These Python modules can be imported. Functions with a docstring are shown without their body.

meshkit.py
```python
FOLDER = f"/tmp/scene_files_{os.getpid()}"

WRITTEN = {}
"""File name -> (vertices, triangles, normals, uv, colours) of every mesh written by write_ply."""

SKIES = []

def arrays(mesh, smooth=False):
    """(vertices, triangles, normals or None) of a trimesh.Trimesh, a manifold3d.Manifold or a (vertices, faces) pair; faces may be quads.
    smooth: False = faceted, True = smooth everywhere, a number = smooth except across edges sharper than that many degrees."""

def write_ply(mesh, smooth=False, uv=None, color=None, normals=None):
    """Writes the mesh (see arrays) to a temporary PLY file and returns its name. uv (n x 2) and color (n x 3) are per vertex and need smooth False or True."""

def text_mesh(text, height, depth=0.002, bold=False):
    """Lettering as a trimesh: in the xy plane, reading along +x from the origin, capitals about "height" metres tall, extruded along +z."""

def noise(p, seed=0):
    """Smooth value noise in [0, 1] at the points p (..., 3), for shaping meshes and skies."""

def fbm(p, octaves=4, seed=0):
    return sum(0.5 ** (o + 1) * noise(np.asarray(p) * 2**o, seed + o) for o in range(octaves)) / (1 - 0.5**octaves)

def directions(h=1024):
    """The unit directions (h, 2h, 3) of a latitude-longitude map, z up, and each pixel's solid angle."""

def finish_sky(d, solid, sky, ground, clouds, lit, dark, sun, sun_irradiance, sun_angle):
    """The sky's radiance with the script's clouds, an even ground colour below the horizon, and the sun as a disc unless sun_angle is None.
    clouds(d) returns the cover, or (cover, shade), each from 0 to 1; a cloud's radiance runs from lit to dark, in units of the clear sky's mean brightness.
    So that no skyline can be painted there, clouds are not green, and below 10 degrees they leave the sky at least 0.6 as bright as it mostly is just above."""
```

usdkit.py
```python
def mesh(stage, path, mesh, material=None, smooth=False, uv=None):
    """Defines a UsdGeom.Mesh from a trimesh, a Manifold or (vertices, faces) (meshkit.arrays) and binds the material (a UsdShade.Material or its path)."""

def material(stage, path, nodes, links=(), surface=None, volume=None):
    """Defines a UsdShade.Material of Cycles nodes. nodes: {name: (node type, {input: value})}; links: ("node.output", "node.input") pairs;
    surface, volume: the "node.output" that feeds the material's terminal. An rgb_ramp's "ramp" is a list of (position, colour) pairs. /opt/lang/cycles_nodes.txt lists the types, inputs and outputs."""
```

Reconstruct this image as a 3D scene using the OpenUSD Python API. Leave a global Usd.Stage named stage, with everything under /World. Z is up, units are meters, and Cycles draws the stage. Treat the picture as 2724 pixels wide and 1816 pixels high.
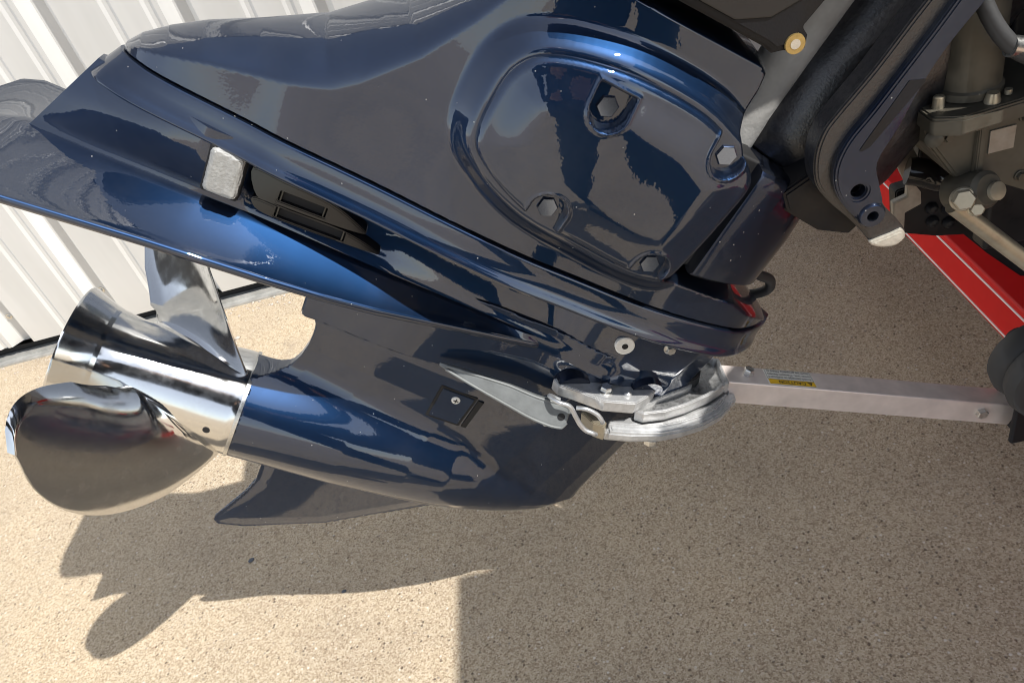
import math, random
import numpy as np, trimesh, shapely
import shapely.geometry as sg
from scipy.spatial import Delaunay
import manifold3d as m3
import usdkit, meshkit
from pxr import Usd, UsdGeom, UsdLux, UsdShade, Gf, Sdf, Vt

random.seed(7); RNG = np.random.default_rng(7)
stage = Usd.Stage.CreateInMemory()
UsdGeom.SetStageUpAxis(stage, UsdGeom.Tokens.z); UsdGeom.SetStageMetersPerUnit(stage, 1.0)
W = UsdGeom.Xform.Define(stage, '/World'); stage.SetDefaultPrim(W.GetPrim())
UsdGeom.Scope.Define(stage, '/World/Looks')

# ------------------------------------------------------------------ camera
cam = UsdGeom.Camera.Define(stage, '/World/camera')
R_, U_, F_ = (0.96473, -0.04687, -0.25903), (0.23448, 0.60022, 0.76469), (-0.11963, 0.79846, -0.59004)
cam.AddTransformOp().Set(Gf.Matrix4d(*R_, 0, *U_, 0, -F_[0], -F_[1], -F_[2], 0, 0.0, 0.0, 1.0, 1))
cam.CreateHorizontalApertureAttr(36.0); cam.CreateVerticalApertureAttr(24.0)
cam.CreateFocalLengthAttr(36.0 * 2000 / 2724)
cam.CreateClippingRangeAttr(Gf.Vec2f(0.02, 500)); cam.CreateExposureAttr(0.87)

# ------------------------------------------------------------------ sun and sky
SUN = np.array([0.566, -0.331, 0.755]); SUN /= np.linalg.norm(SUN)
sun = UsdLux.DistantLight.Define(stage, '/World/sun')
sun.CreateIntensityAttr(0.84); sun.CreateAngleAttr(0.5); sun.CreateNormalizeAttr(True)
sun.CreateColorAttr(Gf.Vec3f(1.0, 0.97, 0.92))
zx = SUN; xx = np.cross([0, 0, 1.0], zx); xx /= np.linalg.norm(xx); yx = np.cross(zx, xx)
sun.AddTransformOp().Set(Gf.Matrix4d(*xx, 0, *yx, 0, *zx, 0, 0, 0, 0, 1))
sky = UsdLux.DomeLight.Define(stage, '/World/sky')
sky.GetPrim().SetCustomDataByKey('kind', 'structure')
skym = usdkit.material(stage, '/World/Looks/sky', {
    't': ('sky_texture', {'sky_type': 'single_scattering', 'sun_disc': False, 'sun_elevation': math.asin(SUN[2]),
                          'sun_rotation': math.atan2(SUN[0], SUN[1]), 'altitude': 100.0, 'air_density': 1.0, 'aerosol_density': 0.25, 'ozone_density': 2.0}),
    'h': ('hsv', {'saturation': .45}),   # sky blue desaturated so the fill light in the shade turns warmer
    'b': ('background_shader', {'strength': 0.122})}, [('t.color', 'h.color'), ('h.color', 'b.color')], surface='b.background')
UsdShade.MaterialBindingAPI.Apply(sky.GetPrim()).Bind(skym)

# ------------------------------------------------------------------ helpers
USED = {}
def numbered(parent, name):
    k = parent + '/' + name
    n = USED.get(k, 0); USED[k] = n + 1
    return k if n == 0 else f'{k}_{n:03d}'
def path_of(p): return '/World' if p is None else str(p.GetPath())
def tag(o, label=None, cat=None, group=None, kind=None):
    p = o.GetPrim() if hasattr(o, 'GetPrim') else o
    for k, v in (('label', label), ('category', cat), ('group', group), ('kind', kind)):
        if v: p.SetCustomDataByKey(k, v)
    return p
def thing(name, label, cat, mat4=None, group=None):
    x = UsdGeom.Xform.Define(stage, numbered('/World', name))
    if mat4 is not None: x.AddTransformOp().Set(mat4)
    return tag(x, label, cat, group)
def obj(name, mesh, mat, parent=None, smooth=35, label=None):
    """mesh: trimesh, list of trimeshes, or (v, f, n) with given normals"""
    p = numbered(path_of(parent), name)
    if isinstance(mesh, list): mesh = trimesh.util.concatenate(mesh)
    if isinstance(mesh, tuple) and len(mesh) == 3:
        m = usdkit.mesh(stage, p, trimesh.Trimesh(mesh[0], mesh[1], process=False), mat)
        m.CreateNormalsAttr(Vt.Vec3fArray.FromNumpy(np.asarray(mesh[2], np.float32))); m.SetNormalsInterpolation('vertex')
    else:
        m = usdkit.mesh(stage, p, mesh, mat, smooth=smooth)
    return tag(m, label)

def spline(pts, n, closed=False):
    """Catmull-Rom through pts"""
    p = np.asarray(pts, float); k = len(p)
    out = []
    seg = k if closed else k - 1
    for i in range(seg):
        a, b, c, d = (p[(i + j) % k] if closed else p[min(max(i + j, 0), k - 1)] for j in (-1, 0, 1, 2))
        for t in np.linspace(0, 1, n, endpoint=False):
            out.append(.5 * (2 * b + (c - a) * t + (2 * a - 5 * b + 4 * c - d) * t * t + (3 * b - a - 3 * c + d) * t ** 3))
    if not closed: out.append(p[-1])
    return np.array(out)
def tube(pts, r, n=12, per=6, caps=True):
    p = spline(pts, per) if per else np.asarray(pts, float)
    r = np.broadcast_to(r, len(p)) if np.ndim(r) == 0 else np.interp(np.linspace(0, 1, len(p)), np.linspace(0, 1, len(r)), r)
    t = np.gradient(p, axis=0); t /= np.linalg.norm(t, axis=1)[:, None]
    ref = np.array([0, 0, 1.0]) if abs(t[0][2]) < .9 else np.array([1.0, 0, 0])
    u = np.cross(t[0], ref); u /= np.linalg.norm(u); rows = []
    for i in range(len(p)):
        u = u - t[i] * (u @ t[i]); u /= np.linalg.norm(u); w = np.cross(t[i], u)
        a = np.linspace(0, 2 * np.pi, n, endpoint=False)
        rows.append(p[i] + r[i] * (np.cos(a)[:, None] * u + np.sin(a)[:, None] * w))
    return loft(rows, caps=caps)
def loft(rows, caps=True, closed=True):
    rows = np.array(rows); k, n = rows.shape[:2]; v = rows.reshape(-1, 3); f = []
    m = n if closed else n - 1
    for i in range(k - 1):
        j = np.arange(m); a = i * n + j; b = i * n + (j + 1) % n
        f.append(np.c_[a, b, b + n]); f.append(np.c_[a, b + n, a + n])
    f = np.vstack(f)
    if caps and closed:
        v = np.vstack([v, rows[0].mean(0), rows[-1].mean(0)]); c0, c1 = len(v) - 2, len(v) - 1; j = np.arange(n); q = (k - 1) * n
        f = np.vstack([f, np.c_[np.full(n, c0), (j + 1) % n, j], np.c_[np.full(n, c1), q + j, q + (j + 1) % n]])
    t = trimesh.Trimesh(v, f, process=False)
    if t.is_watertight and t.volume < 0: t.invert()
    return t
def box(x0, x1, y0, y1, z0, z1, r=0.0):
    if r <= 0:
        t = trimesh.creation.box((x1 - x0, y1 - y0, z1 - z0)); t.apply_translation(((x0 + x1) / 2, (y0 + y1) / 2, (z0 + z1) / 2)); return t
    s = m3.Manifold.sphere(r, 16)
    h = m3.Manifold.batch_hull([s.translate((x, y, z)) for x in (x0 + r, x1 - r) for y in (y0 + r, y1 - r) for z in (z0 + r, z1 - r)])
    return tm(h)
def tm(h):
    m = h.to_mesh(); return trimesh.Trimesh(m.vert_properties[:, :3], m.tri_verts, process=False)
def cyl(p0, p1, r, n=24, r1=None):
    p0, p1 = np.asarray(p0, float), np.asarray(p1, float)
    return tube([p0, p1], [r, r if r1 is None else r1], n=n, per=0)
def lathe(p0, axis, prof, n=40):
    """prof: (distance along axis, radius)"""
    axis = np.asarray(axis, float) / np.linalg.norm(axis); ref = np.array([0, 0, 1.0]) if abs(axis[2]) < .9 else np.array([1.0, 0, 0])
    u = np.cross(axis, ref); u /= np.linalg.norm(u); w = np.cross(axis, u); a = np.linspace(0, 2 * np.pi, n, endpoint=False)
    return loft([np.asarray(p0) + axis * d + max(r, 1e-5) * (np.cos(a)[:, None] * u + np.sin(a)[:, None] * w) for d, r in prof])
def plate(poly, z0, z1, bevel=0.0, axes=None, origin=(0, 0, 0), res=12):
    """polygon extruded with chamfered rims; axes: 3 rows (x, y, normal) that place it"""
    if not hasattr(poly, 'geom_type'): poly = sg.Polygon(poly)
    def ex(p, a, b): return [trimesh.creation.extrude_polygon(g, b - a, engine='earcut').apply_translation((0, 0, a)) for g in getattr(p, 'geoms', [p])]
    if bevel <= 0:
        t = trimesh.util.concatenate(ex(poly, z0, z1))
    else:
        man = None
        cs = m3.CrossSection([np.asarray(r.coords)[:-1] for g in getattr(poly, 'geoms', [poly]) for r in [g.exterior, *g.interiors]], m3.FillRule.EvenOdd)
        steps = [(0, bevel), (.35 * bevel, .35 * bevel), (bevel, 0)]
        for d, h in steps:
            inner = cs.offset(-d, m3.JoinType.Round, 2, 24) if d else cs
            e = inner.extrude(max(z1 - z0 - 2 * h, 1e-5)).translate((0, 0, z0 + h))
            man = e if man is None else man + e
        t = tm(man)
    if axes is not None:
        A = np.asarray(axes, float); t.vertices = np.asarray(origin) + t.vertices @ A
        if np.linalg.det(A) < 0: t.invert()
    return t
def hexhead(p, axis, af, h, flange=0.0, dome=.12):
    """hexagon bolt head at p standing along axis; af = across flats"""
    axis = np.asarray(axis, float) / np.linalg.norm(axis); ref = np.array([0.3, 0.2, 1.0]); u = np.cross(axis, ref); u /= np.linalg.norm(u); w = np.cross(axis, u)
    r = af / math.sqrt(3); a = np.arange(6) * np.pi / 3 + .3
    ring = lambda rr, z: np.asarray(p) + axis * z + rr * (np.cos(a)[:, None] * u + np.sin(a)[:, None] * w)
    ms = [loft([ring(r, 0), ring(r, h * .85), ring(r * (1 - dome), h)])]
    if flange > 0: ms.append(lathe(p, axis, [(0, flange), (h * .18, flange), (h * .32, r * 1.02)], 28))
    return trimesh.util.concatenate(ms)
def smooth01(x, a, b):
    t = np.clip((x - a) / (b - a), 0, 1); return t * t * (3 - 2 * t)
def poly_dist(poly, x, y):
    """signed distance inside > 0 of polygon (n,2) at arrays x, y"""
    P = np.asarray(poly, float); Q = np.roll(P, -1, 0); d2 = np.full(x.shape, 1e18); inside = np.zeros(x.shape, bool)
    for (ax, ay), (bx, by) in zip(P, Q):
        ex, ey = bx - ax, by - ay; L = ex * ex + ey * ey + 1e-18
        t = np.clip(((x - ax) * ex + (y - ay) * ey) / L, 0, 1)
        d2 = np.minimum(d2, (x - ax - t * ex) ** 2 + (y - ay - t * ey) ** 2)
        if ay != by:
            c = ((ay > y) != (by > y)) & (x < (bx - ax) * (y - ay) / (by - ay) + ax); inside ^= c
    d = np.sqrt(d2); return np.where(inside, d, -d)
def nets(f, lo, hi, h, newton=3):
    """surface nets of f < 0 on a grid, vertices pulled onto the surface; returns (v, faces, normals)"""
    ax = [np.arange(l, u + h, h) for l, u in zip(lo, hi)]
    n = [len(a) for a in ax]
    G = f(*np.meshgrid(*ax, indexing='ij')).astype(np.float32)
    s = G < 0
    cnt = sum(s[i:n[0] - 1 + i, j:n[1] - 1 + j, k:n[2] - 1 + k].astype(np.int8) for i in (0, 1) for j in (0, 1) for k in (0, 1))
    act = (cnt > 0) & (cnt < 8); idx = np.full(act.shape, -1, np.int64); C = np.argwhere(act); idx[act] = np.arange(len(C))
    acc = np.zeros((len(C), 3)); num = np.zeros(len(C))
    cor = [(i, j, k) for i in (0, 1) for j in (0, 1) for k in (0, 1)]
    val = {c: G[C[:, 0] + c[0], C[:, 1] + c[1], C[:, 2] + c[2]].astype(float) for c in cor}
    for c in cor:
        for d in range(3):
            if c[d] == 0:
                e = list(c); e[d] = 1; e = tuple(e); a, b = val[c], val[e]; x = (a < 0) != (b < 0)
                t = np.where(x, a / np.where(x, a - b, 1), 0); q = np.tile(np.array(c, float), (len(C), 1)); q[:, d] = t
                acc[x] += q[x]; num[x] += 1
    v = (C + acc / num[:, None]) * h + np.array(lo)
    F = []
    for d in range(3):
        e1, e2 = (d + 1) % 3, (d + 2) % 3
        sl0 = [slice(1, n[k] - 1) for k in range(3)]; sl0[d] = slice(0, n[d] - 1); sl1 = list(sl0); sl1[d] = slice(1, n[d])
        x = s[tuple(sl0)] != s[tuple(sl1)]; E = np.argwhere(x); off = np.array([1, 1, 1]); off[d] = 0; E = E + off
        fl = s[tuple(E.T)]
        o1 = np.zeros(3, int); o1[e1] = 1; o2 = np.zeros(3, int); o2[e2] = 1
        q = [idx[tuple(np.minimum(np.maximum(E - a, 0), np.array(act.shape) - 1).T)] for a in (o1 + o2, o2, 0 * o1, o1)]
        q = np.stack(q, 1); q[~fl] = q[~fl][:, ::-1]; q = q[(q >= 0).all(1)]; F += [q[:, [0, 1, 2]], q[:, [0, 2, 3]]]
    F = np.vstack(F); eps = h * .2
    def grad(p):
        g = np.stack([f(*(p + np.eye(3)[i] * eps).T) - f(*(p - np.eye(3)[i] * eps).T) for i in range(3)], 1) / (2 * eps); return g
    for _ in range(newton):
        g = grad(v); l2 = np.maximum((g * g).sum(1), 1e-9); st = g * (f(*v.T) / l2)[:, None]
        m = np.linalg.norm(st, axis=1)[:, None]; v = v - st * np.minimum(1, .4 * h / np.maximum(m, 1e-12))
    g = grad(v); nn = g / np.maximum(np.linalg.norm(g, axis=1)[:, None], 1e-12)
    t = trimesh.Trimesh(v, F, process=False)
    a = t.vertices[F]; fn = np.cross(a[:, 1] - a[:, 0], a[:, 2] - a[:, 0])
    if (fn * nn[F[:, 0]]).sum() < 0: F = F[:, ::-1]
    return v, F, nn
def panel(poly, cf, step, depth):
    """a moulded panel: outline poly (a, b), outer face c = cf(a, b, distance to edge), with a skirt going in by depth"""
    P = sg.Polygon(poly); n = max(int(P.length / step), 40)
    bd = np.array([P.exterior.interpolate(i / n, normalized=True).coords[0] for i in range(n)])
    x0, y0, x1, y1 = P.bounds; X, Y = np.meshgrid(np.arange(x0, x1, step), np.arange(y0, y1, step)); X = X.ravel(); Y = Y.ravel()
    rows = []
    for dd in (.35, .8): 
        r = P.buffer(-step * dd); e = r.exterior if r.geom_type == 'Polygon' else max(r.geoms, key=lambda g: g.area).exterior
        rows.append(np.array([e.interpolate(i / n, normalized=True).coords[0] for i in range(n)]))
    k = poly_dist(poly, X, Y) > step * 1.3
    pts = np.vstack([bd] + rows + [np.c_[X[k], Y[k]]]); tri = Delaunay(pts).simplices
    cen = pts[tri].mean(1); tri = tri[shapely.contains_xy(P.buffer(step * .05), cen[:, 0], cen[:, 1])]
    a = pts[tri]; cr = (a[:, 1, 0] - a[:, 0, 0]) * (a[:, 2, 1] - a[:, 0, 1]) - (a[:, 1, 1] - a[:, 0, 1]) * (a[:, 2, 0] - a[:, 0, 0])
    tri = tri[np.abs(cr) > 1e-12]; cr = cr[np.abs(cr) > 1e-12]; tri[cr < 0] = tri[cr < 0][:, ::-1]
    d = np.maximum(poly_dist(poly, pts[:, 0], pts[:, 1]), 0); d[:n] = 0
    c = cf(pts[:, 0], pts[:, 1], d); v = np.c_[pts, c]
    lo = np.c_[bd, c[:n] - depth]; N = len(v); v2 = np.vstack([v, v[:n], lo]); j = np.arange(n); q = (j + 1) % n
    sk = np.vstack([np.c_[N + j, N + n + j, N + q], np.c_[N + q, N + n + j, N + n + q]])
    if sg.LinearRing(bd).is_ccw: pass
    else: sk = sk[:, ::-1]
    return trimesh.Trimesh(v2, np.vstack([tri, sk]), process=False)

# ------------------------------------------------------------------ materials
def pbsdf(name, nodes, links, **p):
    nodes = dict(nodes); nodes['p'] = ('principled_bsdf', p)
    return usdkit.material(stage, '/World/Looks/' + name, nodes, links, surface='p.BSDF')
OBJ = {'tc': ('texture_coordinate', {})}
def simple(name, col, rough=.5, metallic=0.0, noise=0.0, scale=40.0, bump=0.0, bscale=300.0, **kw):
    nd = dict(OBJ); lk = []
    if noise > 0:
        nd['n'] = ('noise_texture', {'scale': scale, 'detail': 6.0, 'roughness': .6}); lk.append(('tc.object', 'n.vector'))
        nd['r'] = ('rgb_ramp', {'ramp': [(.25, tuple(c * (1 - noise) for c in col)), (.55, col), (.8, tuple(min(c * (1 + noise), .9) for c in col))]})
        lk += [('n.fac', 'r.fac'), ('r.color', 'p.base_color')]
        nd['mr'] = ('map_range', {'from_min': .3, 'from_max': .7, 'to_min': max(rough - .12 * noise / .3, .03), 'to_max': min(rough + .12 * noise / .3, 1.0)})
        lk += [('n.fac', 'mr.value'), ('mr.result', 'p.roughness')]
    else: kw['base_color'] = col
    if bump > 0:
        nd['bn'] = ('noise_texture', {'scale': bscale, 'detail': 3.0}); nd['bp'] = ('bump', {'strength': bump, 'distance': .0006})
        lk += [('tc.object', 'bn.vector'), ('bn.fac', 'bp.height'), ('bp.normal', 'p.normal')]
    return pbsdf(name, nd, lk, roughness=rough, metallic=metallic, **kw)

def paint(name, base, peel=.06, dust=.05, rough=.3, spots=.93, coat=1.78, crough=.012):
    """dark metallic blue under a clear coat with orange peel, thin dust and dried water spots"""
    nd = dict(OBJ)
    nd['pe'] = ('noise_texture', {'scale': 300.0, 'detail': 1.0, 'roughness': .5})
    nd['pl'] = ('noise_texture', {'scale': 16.0, 'detail': 2.0, 'roughness': .5})
    nd['pm'] = ('math', {'math_type': 'multiply_add', 'value2': .035})
    nd['ps'] = ('math', {'math_type': 'multiply', 'value2': .3})
    nd['bp'] = ('bump', {'strength': peel, 'distance': .004})
    nd['du'] = ('noise_texture', {'scale': 9.0, 'detail': 8.0, 'roughness': .68})
    nd['dr'] = ('map_range', {'from_min': .48, 'from_max': .8, 'to_min': .004, 'to_max': dust, 'clamp': True})
    nd['sp'] = ('voronoi_texture', {'scale': 130.0, 'randomness': 1.0})
    nd['sr'] = ('map_range', {'from_min': .05, 'from_max': .10, 'to_min': .7, 'to_max': 0.0, 'clamp': True})
    nd['ssep'] = ('separate_color', {})
    nd['sk'] = ('math', {'math_type': 'greater_than', 'value2': spots})
    nd['sm'] = ('math', {'math_type': 'multiply'})
    nd['mx'] = ('math', {'math_type': 'maximum'})
    nd['dust'] = ('diffuse_bsdf', {'color': (.42, .42, .41)})
    nd['mc'] = ('mix_closure', {})
    nd['p'] = ('principled_bsdf', {'base_color': base, 'metallic': .95, 'roughness': rough, 'coat_weight': 1.0, 'coat_roughness': crough, 'coat_ior': coat})
    lk = [('tc.object', 'pe.vector'), ('tc.object', 'pl.vector'), ('pe.fac', 'pm.value1'), ('pl.fac', 'ps.value1'), ('ps.value', 'pm.value3'), ('pm.value', 'bp.height'),
          ('bp.normal', 'p.coat_normal'),
          ('tc.object', 'du.vector'), ('du.fac', 'dr.value'), ('tc.object', 'sp.vector'), ('sp.distance', 'sr.value'), ('sp.color', 'ssep.color'),
          ('ssep.r', 'sk.value1'), ('sr.result', 'sm.value1'), ('sk.value', 'sm.value2'), ('dr.result', 'mx.value1'), ('sm.value', 'mx.value2'),
          ('mx.value', 'mc.fac'), ('p.BSDF', 'mc.closure1'), ('dust.BSDF', 'mc.closure2')]
    return usdkit.material(stage, '/World/Looks/' + name, nd, lk, surface='mc.closure')
M_PAINT = paint('motor_paint', (.0036, .0185, .056), peel=.17, dust=.022, rough=.42, spots=.90)
M_PAINT2 = paint('bracket_paint', (.007, .016, .045), peel=.4, dust=.06, rough=.4, spots=.7, coat=1.42, crough=.08)
M_DARK = simple('dark_satin', (.009, .009, .011), .45, noise=.4, scale=30, bump=.25, bscale=500, specular_ior_level=.3)
M_BLACKGLOSS = simple('black_gloss', (.008, .008, .01), .1)
M_RUBBER = simple('black_rubber', (.03, .03, .031), .62, noise=.35, scale=25, bump=.3, bscale=260)
M_GREYRUBBER = simple('grey_rubber', (.17, .18, .18), .42, noise=.25, scale=55, bump=.25, bscale=240)
M_VOID = simple('dark_recess', (.008, .008, .009), .7)
def steel(name, col, rough, scr=.25, scale=60.0):
    nd = dict(OBJ); nd['n'] = ('noise_texture', {'scale': scale, 'detail': 6.0, 'roughness': .65}); nd['mr'] = ('map_range', {'from_min': .35, 'from_max': .75, 'to_min': rough, 'to_max': rough + scr, 'clamp': True})
    nd['b'] = ('noise_texture', {'scale': 9.0, 'detail': 2.0}); nd['bp'] = ('bump', {'strength': .12, 'distance': .01})
    return pbsdf(name, nd, [('tc.object', 'n.vector'), ('n.fac', 'mr.value'), ('mr.result', 'p.roughness'), ('tc.object', 'b.vector'), ('b.fac', 'bp.height'), ('bp.normal', 'p.normal')], base_color=col, metallic=1.0)
M_PROP = steel('polished_steel', (.66, .66, .65), .06, .15)
M_HUB = steel('brushed_hub_steel', (.66, .66, .65), .08, .12)
M_BOLT = steel('bolt_steel', (.62, .62, .6), .2, .3)
M_BOLTBLUE = simple('painted_bolt', (.20, .24, .32), .14, .95, coat_weight=.5)
M_ALU = simple('cast_aluminium', (.58, .58, .575), .34, .6, noise=.12, scale=90, bump=.2, bscale=260)
M_ALUROUGH = simple('rough_cast_aluminium', (.46, .46, .455), .34, .75, noise=.4, scale=160, bump=.5, bscale=300)
M_ALUBAR = simple('bar_aluminium', (.80, .71, .66), .3, .35, noise=.10, scale=22)
M_WIRE = simple('zinc_wire', (.55, .56, .57), .38, .8, noise=.15, scale=120)
M_ANODE = simple('zinc_anode', (.38, .38, .365), .6, .15, noise=.2, scale=350, bump=1.0, bscale=420)
M_WHITE = simple('white_plastic', (.78, .76, .7), .4)
M_RED = simple('red_paint', (.60, .010, .010), .3, noise=.08, scale=8, specular_ior_level=.3)
M_PIN = simple('white_pinstripe', (.8, .78, .75), .35)
M_GREYMETAL = simple('grimy_cast_metal', (.095, .086, .067), .5, .3, noise=.6, scale=28, bump=.4, bscale=160)
M_ROD = simple('worn_rod', (.42, .37, .28), .35, .6, noise=.25, scale=20)
M_CARPET = simple('black_carpet', (.018, .018, .018), .95, noise=.5, scale=220, bump=1.0, bscale=500)
M_SWIVEL = simple('weathered_black_casting', (.010, .010, .012), .34, noise=.15, scale=160, bump=.45, bscale=420, specular_ior_level=.8)
M_SUNSTRIP = simple('sunlit_strip_grey', (.40, .395, .38), .55, noise=.25, scale=45, bump=.8, bscale=190)  # pale grey stands for sunlight along the black swivel housing
M_HOOK = simple('worn_grey_steel', (.30, .28, .25), .45, .5, noise=.35, scale=60)
M_BRASS = simple('brass_bush', (.45, .32, .12), .4, .7, noise=.2, scale=200)
M_CHIP = simple('bare_chipped_metal', (.6, .57, .5), .5, .5, noise=.2, scale=200, bump=.8, bscale=220)
M_YEL = simple('label_yellow', (.82, .5, .02), .4)
M_INK = simple('label_black', (.015, .015, .015), .5)
M_HULLDARK = simple('boat_dark_gelcoat', (.012, .013, .018), .12, coat_weight=.5)
M_HULL = simple('boat_red_gelcoat', (.5, .015, .015), .15, coat_weight=.5)

# concrete: pale matrix, sand grains, dark pits
nd = {'tc': ('geometry', {}),
      'big': ('noise_texture', {'scale': 2.2, 'detail': 9.0, 'roughness': .66}), 'fine': ('noise_texture', {'scale': 430.0, 'detail': 4.0, 'roughness': .65}),
      'gr': ('voronoi_texture', {'scale': 430.0}), 'gs': ('separate_color', {}),
      'pit': ('voronoi_texture', {'scale': 95.0}), 'pw': ('noise_texture', {'scale': 240.0, 'detail': 2.0}), 'pa': ('math', {'math_type': 'multiply_add', 'value2': .22}),
      'pr': ('map_range', {'from_min': .2, 'from_max': .34, 'to_min': 1.0, 'to_max': 0.0, 'clamp': True}), 'ps': ('separate_color', {}), 'pk': ('math', {'math_type': 'greater_than', 'value2': .55}), 'pm': ('math', {'math_type': 'multiply'}),
      'c1': ('rgb_ramp', {'ramp': [(0.2, (.25, .18, .115)), (.42, (.45, .355, .245)), (.56, (.54, .44, .31)), (.85, (.66, .57, .435))]}),
      'c2': ('rgb_ramp', {'ramp': [(.3, (.80, .79, .80)), (.5, (.98, .97, .96)), (.72, (1.1, 1.07, 1.02))]}), 'mu': ('mix_color', {'blend_type': 'multiply', 'fac': 1.0}),
      'ga': ('math', {'math_type': 'multiply_add', 'value2': .55}), 'gb': ('math', {'math_type': 'multiply', 'value2': .5}),
      'mp': ('mix_color', {'blend_type': 'mix', 'b': (.17, .12, .085)}), 'pf': ('math', {'math_type': 'multiply', 'value2': .75}),
      'sv': ('voronoi_texture', {'scale': 125.0}), 'ss': ('separate_color', {}), 'sr': ('map_range', {'from_min': .16, 'from_max': .30, 'to_min': 1.0, 'to_max': 0.0, 'clamp': True}), 'sk': ('math', {'math_type': 'greater_than', 'value2': .78}), 'sm': ('math', {'math_type': 'multiply'}), 'sf': ('math', {'math_type': 'multiply', 'value2': .7}),
      'sc': ('rgb_ramp', {'ramp': [(0.0, (.24, .21, .19)), (.35, (.40, .30, .21)), (.65, (.70, .63, .52)), (1.0, (.78, .74, .68))]}), 'ms': ('mix_color', {'blend_type': 'mix'}),
      'st': ('noise_texture', {'scale': 5.5, 'detail': 7.0, 'roughness': .7}), 'sn': ('map_range', {'from_min': .60, 'from_max': .74, 'to_min': 0.0, 'to_max': .35, 'clamp': True}), 'mt': ('mix_color', {'blend_type': 'mix', 'b': (.30, .255, .21)}),
      'h': ('math', {'math_type': 'multiply_add', 'value2': -.9}), 'bp': ('bump', {'strength': 1.0, 'distance': .0024})}
lk = [('tc.position', k + '.vector') for k in ('big', 'fine', 'gr', 'pit', 'pw', 'sv', 'st')] + [
    ('gr.color', 'gs.color'), ('gs.r', 'gb.value1'), ('fine.fac', 'ga.value1'), ('gb.value', 'ga.value3'), ('ga.value', 'c1.fac'),
    ('big.fac', 'c2.fac'), ('c1.color', 'mu.a'), ('c2.color', 'mu.b'),
    ('pw.fac', 'pa.value1'), ('pit.distance', 'pa.value3'), ('pa.value', 'pr.value'), ('pit.color', 'ps.color'), ('ps.r', 'pk.value1'), ('pr.result', 'pm.value1'), ('pk.value', 'pm.value2'),
    ('pm.value', 'pf.value1'), ('pf.value', 'mp.fac'), ('mu.result', 'ms.a'), ('sv.distance', 'sr.value'), ('sv.color', 'ss.color'), ('ss.g', 'sk.value1'), ('sr.result', 'sm.value1'), ('sk.value', 'sm.value2'), ('sm.value', 'sf.value1'), ('sf.value', 'ms.fac'), ('ss.b', 'sc.fac'), ('sc.color', 'ms.b'), ('ms.result', 'mt.a'), ('st.fac', 'sn.value'), ('sn.result', 'mt.fac'), ('mt.result', 'mp.a'), ('mp.result', 'p.base_color'),
    ('pm.value', 'h.value1'), ('ga.value', 'h.value3'), ('h.value', 'bp.height'), ('bp.normal', 'p.normal')]
M_CONC = pbsdf('concrete', nd, lk, roughness=.85)
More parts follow.
